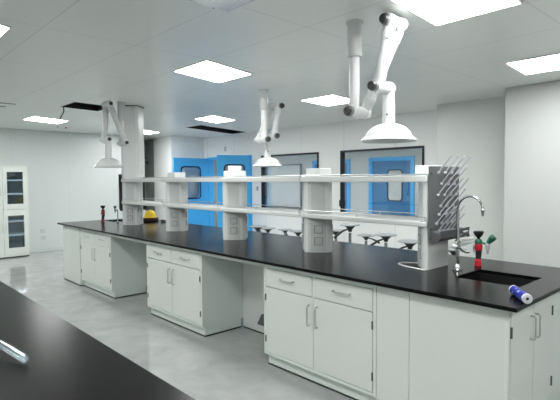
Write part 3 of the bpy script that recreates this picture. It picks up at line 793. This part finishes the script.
# ------------------------------------------------------------------ extraction arms
def arm(label, mount, J1, J2, J3, neck_end, rim, axis, caps=False):
    """mount: ceiling point. joints lie in the tube plane; second tube and the neck are shifted by the joint width."""
    O = Vector(mount)
    t = thing('extraction_arm', label, 'extraction arm', O, 0, 'jointed white fume extraction arms')
    a = Vector(axis)     # joint axis, towards the knobs
    W = 0.122; r = 0.037
    J1, J2, J3 = [Vector(j) - O for j in (J1, J2, J3)]
    Z = Vector((0,0,1))
    # ceiling flange, sleeve and drop tube
    MB().lathe([(0,0),(0.060,0),(0.060,-0.008),(0.05,-0.012),(0.048,-0.03)], n=28).build('ceiling_flange', M['plastic'], t, smooth=40)
    MB().lathe([(0.050,0),(0.050,-0.10),(0.053,-0.104),(0.053,-0.235),(0.049,-0.242),(0.040,-0.244)], n=28).build('sleeve', M['collar'], t, smooth=35)
    MB().cyl((0,0,-0.22), J1, r, n=24).build('tube', M['plastic'], t, smooth=50)
    # second tube (far side of the joints) with cuffs
    b0 = J1 - a*W; b1 = J2 - a*W; d = (b1-b0).normalized()
    MB().cyl(b0, b1, r, n=24).build('tube', M['plastic'], t, smooth=50)
    for p, q in ((b0 + d*0.07, b0 + d*0.12), (b1 - d*0.12, b1 - d*0.04)): MB().cyl(p, q, r+0.005, n=24).build('cuff', M['collar'], t, smooth=50)
    # third tube (near side)
    d = (J3-J2).normalized()
    MB().cyl(J2, J3, r, n=24).build('tube', M['plastic'], t, smooth=50)
    for p, q in ((J2 + d*0.03, J2 + d*0.115), (J3 - d*0.10, J3 - d*0.03)): MB().cyl(p, q, r+0.005, n=24).build('cuff', M['collar'], t, smooth=50)
    # joints
    for J in (J1, J2, J3):
        k = MB(); e = 0.046
        k.cyl(J + a*0.045, J - a*(W-0.01), e*0.93, n=24).ball(J, e*1.05, 18).ball(J - a*W, e*1.05, 18)
        jo = k.build('joint', M['plastic'], t, smooth=60)
        q = MB(); q.lathe([(0.036,0.03),(0.036,0.062),(0.030,0.066)], J, a, 22).build('knob_collar', M['knob_ring'], jo, smooth=40)
        MB().lathe([(0.032,0.05),(0.032,0.078),(0.027,0.086),(0.012,0.086),(0.010,0.081),(0,0.081)], J, a, 22).build('knob', M['knob'], jo, smooth=40)
        if caps: MB().lathe([(0.024,0.040),(0.024,0.054),(0.018,0.058),(0,0.058)], J - a*W, -a, 18).build('end_cap', M['knob'], jo, smooth=40)
    # neck and hood
    N0 = J3 - a*W; zt = neck_end - O.z; zr = rim - O.z
    nk = MB(); nk.cyl(N0, (N0.x, N0.y, zt), r+0.002, n=24)
    nk.cyl((N0.x, N0.y, N0.z - 0.10), (N0.x, N0.y, zt), r+0.007, n=24)
    no = nk.build('neck', M['plastic'], t, smooth=50)
    p = Vector((N0.x, N0.y, (N0.z + zt)/2 - 0.06)) + (a*0.5 + Vector((0.3, -0.35, 0)).normalized()*0.5).normalized()*(r+0.004)
    MB().ball(p, 0.008, 10).build('screw', M['knob'], no)
    h = zt - zr
    MB().lathe([(r+0.004,1.0*h),(0.062,0.975*h),(0.095,0.88*h),(0.124,0.73*h),(0.145,0.54*h),(0.155,0.38*h),(0.160,0.27*h),(0.166,0.22*h),(0.184,0.12*h),(0.192,0.05*h),(0.192,0.0),
                (0.184,-0.004),(0.176,0.07*h),(0.150,0.22*h),(0.12,0.6*h),(0.06,0.9*h),(0.0,0.92*h)], (N0.x, N0.y, zr), n=48).build('hood', M['plastic'], t, smooth=40)
    return t
arm('nearest white extraction arm, its large hood hanging in front of the right window',
    (-2.118, 2.69, H), (-2.123, 2.69, 2.04), (-1.825, 2.69, 2.60), (-1.918, 2.69, 2.185), 1.945, 1.826, (0,-1,0))
arm('middle white extraction arm, its hood hanging beside the blue door leaf',
    (-4.45, 3.87, H), (-4.45, 3.88, 2.055), (-4.45, 4.115, 2.485), (-4.45, 4.03, 2.105), 1.845, 1.728, (1,0,0))
arm('farthest white extraction arm hanging beside the service column and black ceiling hatch',
    (-6.45, 2.955, H), (-6.45, 2.95, 2.085), (-6.45, 2.735, 2.60), (-6.45, 2.705, 2.12), 1.865, 1.742, (-1,0,0), True)

# ------------------------------------------------------------------ stools behind the bench
def make_stool(label):
    """gas-lift lab stool; origin on the floor, seat height 0.75"""
    t = thing('lab_stool', label, 'stool', (0,0,0), 0, 'white-topped lab stools behind the bench')
    MB().lathe([(0,0.757),(0.135,0.757),(0.145,0.760),(0.146,0.766),(0.138,0.771),(0,0.769)], n=28).build('seat', M['stoolw'], t, smooth=40)
    MB().lathe([(0.026,0.680),(0.030,0.705),(0.050,0.725),(0.075,0.746),(0.075,0.757),(0,0.757)], n=18).build('seat_plate', M['black'], t, smooth=40)
    MB().lathe([(0.022,0.35),(0.022,0.665)], n=16).lathe([(0.032,0.06),(0.032,0.42),(0.022,0.425)], n=16).build('column', M['chrome'], t, smooth=40)
    MB().tube([(-0.02,0.0,0.715),(-0.10,-0.02,0.695),(-0.19,-0.04,0.645),(-0.235,-0.05,0.610)], [0.009,0.011,0.017,0.019], 10).build('height_lever', M['black'], t, smooth=60)
    for k in range(5):
        a = 2*PI*k/5
        leg = MB().tube([(0.02*math.cos(a),0.02*math.sin(a),0.10),(0.11*math.cos(a),0.11*math.sin(a),0.085),(0.21*math.cos(a),0.21*math.sin(a),0.045)], [0.024,0.02,0.015], 10).build('leg', M['chrome'], t, smooth=60)
        MB().lathe([(0,0),(0.022,0),(0.024,0.012),(0.018,0.04),(0,0.045)], (0.21*math.cos(a),0.21*math.sin(a),0), n=14).build('foot', M['black'], leg, smooth=40)
    return t
STOOLS = [  # x, y, seat height, label
    (-4.335, 5.40, 0.905, 'tallest lab stool behind the bench, just right of second post from near end'),
    (-4.575, 6.10, 0.672, 'lab stool with low seat right of the tallest stool, lever pointing right'),
    (-3.65, 5.30, 0.824, 'lab stool in the middle of the gap below the large window'),
    (-3.04, 4.90, 0.831, 'lab stool closest to the near end post on its left'),
    (-5.92, 5.0, 0.804, 'leftmost lab stool behind the bench, right next to the blue door leaf'),
    (-6.353, 5.60, 0.694, 'second lab stool from the blue door leaf'),
    (-6.545, 6.20, 0.606, 'third lab stool from the blue door leaf'),
    (-5.497, 5.50, 0.714, 'fourth lab stool from blue door leaf, partly hidden by post with sockets'),
    (-5.025, 5.90, 0.734, 'lab stool half hidden behind second post from near end, peeking out right'),
    (-2.70, 5.30, 0.735, 'lab stool seen under the tap pipes right of the near end post'),
]
st = None
for i, (x, y, h, lab) in enumerate(STOOLS):
    rz = [0.85, -2.2, 0.75, 0.8, 2.6, 2.2, 2.4, 2.3, 0.6, 2.2][i]
    if st is None: st = make_stool(lab); o = st; o.location = (x, y, 0); o.rotation_euler = (0,0,rz)
    else: o = dup(st, (x, y, 0), rz, lab)
    o.scale = (1, 1, h/0.772)

# ------------------------------------------------------------------ left wall: storage cabinet, sockets; back wall switch
t = thing('storage_cabinet', 'tall white storage cabinet with glazed doors against the left wall', 'storage cabinet', (-10.78, 1.95, 0))
WD = 0.93; DP = 0.41; HT = 1.868
c = MB(); w = 0.02
c.box(-DP, 0, 0, w, 0.02, HT).box(-DP, 0, WD-w, WD, 0.02, HT).box(-DP, -DP+w, w, WD-w, 0.02, HT)
c.box(-DP+w, -0.0, w, WD-w, HT-w, HT).box(-DP+w, 0, w, WD-w, 0.02, 0.06).box(-DP+w, 0, w, WD-w, 0.97, 1.01)
c.build('carcass', M['cab'], t)
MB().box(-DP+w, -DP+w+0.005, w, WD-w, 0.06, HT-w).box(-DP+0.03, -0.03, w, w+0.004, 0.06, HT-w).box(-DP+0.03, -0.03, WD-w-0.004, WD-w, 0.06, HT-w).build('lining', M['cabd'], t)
MB().box(-DP+0.01, -0.01, 0.01, WD-0.01, 0.0, 0.02).build('plinth', M['seal'], t)
for z in (0.458, 0.74, 1.295, 1.577):
    MB().box(-DP+w, 0.002, w, WD-w, z-0.016, z+0.016).build('shelf', M['wall_w'], t)
for k in (0, 1):
    y0 = 0.003 + k*WD/2; y1 = WD/2 - 0.003 + k*WD/2
    for z0, z1, g0, g1 in ((0.03, 0.982, 0.20, 0.857), (0.99, HT-0.004, 1.095, 1.745)):
        a0 = y0 + 0.075; a1 = y1 - 0.088
        if k == 0: a0, a1 = y0 + 0.068, y1 - 0.083
        do = MB().holed([(y0,z0),(y1,z0),(y1,z1),(y0,z1)], [(a0,g0),(a1,g0),(a1,g1),(a0,g1)], 0.0, 0.02, lambda u, v, q: (q, u, v)).build('door', M['cab'], t)
        MB().box(0.006, 0.010, a0-0.004, a1+0.004, g0-0.004, g1+0.004).build('glass_pane', M['glass_c'], do)
        hy = y0 + 0.035 if k == 1 else y1 - 0.035
        zc = 0.60 if z0 < 0.5 else 1.36
        bar_handle((0.02, hy, zc-0.07), (0.02, hy, zc+0.07), (1,0,0)).build('handle', M['handle'], do, smooth=50)
def plate(loc, label, grp, nrm='X'):
    t = thing('wall_socket', label, 'wall socket', loc, 0, grp)
    if nrm == 'X':
        MB().box(0, 0.010, -0.045, 0.045, -0.045, 0.045).build('face_plate', M['outlet'], t, bevel=0.003)
        MB().box(0.010, 0.013, -0.02, 0.02, -0.025, 0.025).build('socket', M['outlet'], t)
    return t
plate((-11.2, 3.26, 0.46), 'upper grey wall socket right of the storage cabinet', 'wall sockets on the left wall')
plate((-11.2, 3.28, 0.31), 'lower grey wall socket right of the storage cabinet', 'wall sockets on the left wall')
t = thing('wall_switch', 'white wall switch between the blue door leaf and the window', 'wall switch', (-8.45, YB, 1.345))
MB().box(-0.05, 0.05, -0.012, 0, -0.055, 0.055).build('face_plate', M['white'], t, bevel=0.003)
MB().box(0.012, 0.04, -0.02, -0.012, -0.03, 0.04).build('rocker', M['outlet_dk'], t)
t = thing('wall_mounted_alarm', 'small grey alarm sounder on wall above the blue double door', 'alarm', (-9.66, YB, 2.32))
MB().box(-0.025, 0.025, -0.03, 0, -0.06, 0.06).build('housing', M['outlet'], t, bevel=0.006)
MB().lathe([(0,0.008),(0.012,0.006),(0.014,0)], (0,-0.03,-0.02), (0,-1,0), 14).build('lens', M['outlet_dk'], t, smooth=40)
t = thing('mounted_pipe', 'thin dark pipe across the shaded recess left of the white corner', 'pipe', (-12.0, 5.9, 2.03))
MB().cyl((0,-0.35,0),(0,0.34,0.0),0.022,n=12).build('pipe', M['hinge'], t, smooth=50)
MB().cyl((-0.1,-0.35,0.14),(-0.1,0.34,0.14),0.014,n=12).build('pipe', M['hinge'], t, smooth=50)
MB().box(-0.3,0.03,-0.39,-0.34,-0.05,0.2).build('bracket', M['hinge'], t)

# ------------------------------------------------------------------ camera, world, view
cam_d = bpy.data.cameras.new('camera'); cam = bpy.data.objects.new('camera', cam_d); COL.objects.link(cam)
yaw, pit, rol = math.radians(-47.131), math.radians(-2.570), math.radians(-0.405)
F = Vector((math.sin(yaw)*math.cos(pit), math.cos(yaw)*math.cos(pit), math.sin(pit)))
R0 = Vector((math.cos(yaw), -math.sin(yaw), 0)); U0 = R0.cross(F)
Rv = R0*math.cos(rol) + U0*math.sin(rol); Uv = U0*math.cos(rol) - R0*math.sin(rol)
mw = Matrix(((Rv.x, Uv.x, -F.x, 0), (Rv.y, Uv.y, -F.y, 0), (Rv.z, Uv.z, -F.z, 1.571), (0, 0, 0, 1)))
cam.matrix_world = mw
cam_d.sensor_fit = 'HORIZONTAL'; cam_d.sensor_width = 36.0; cam_d.lens = 475.9/560*36.0
cam_d.clip_start = 0.05; cam_d.clip_end = 60
SC.camera = cam

wd = bpy.data.worlds.new('world'); SC.world = wd; wd.use_nodes = True
wd.node_tree.nodes['Background'].inputs[0].default_value = (0.8, 0.9, 0.95, 1)
wd.node_tree.nodes['Background'].inputs[1].default_value = 0.2
SC.view_settings.view_transform = 'Standard'; SC.view_settings.look = 'None'
SC.view_settings.gamma = 1.0; SC.view_settings.use_curve_mapping = False
SC.view_settings.exposure = 1.77
try:
    SC.cycles.use_denoising = True
    SC.cycles.max_bounces = 10; SC.cycles.diffuse_bounces = 6; SC.cycles.glossy_bounces = 5; SC.cycles.transparent_max_bounces = 12
    SC.cycles.sample_clamp_indirect = 6
except Exception: pass
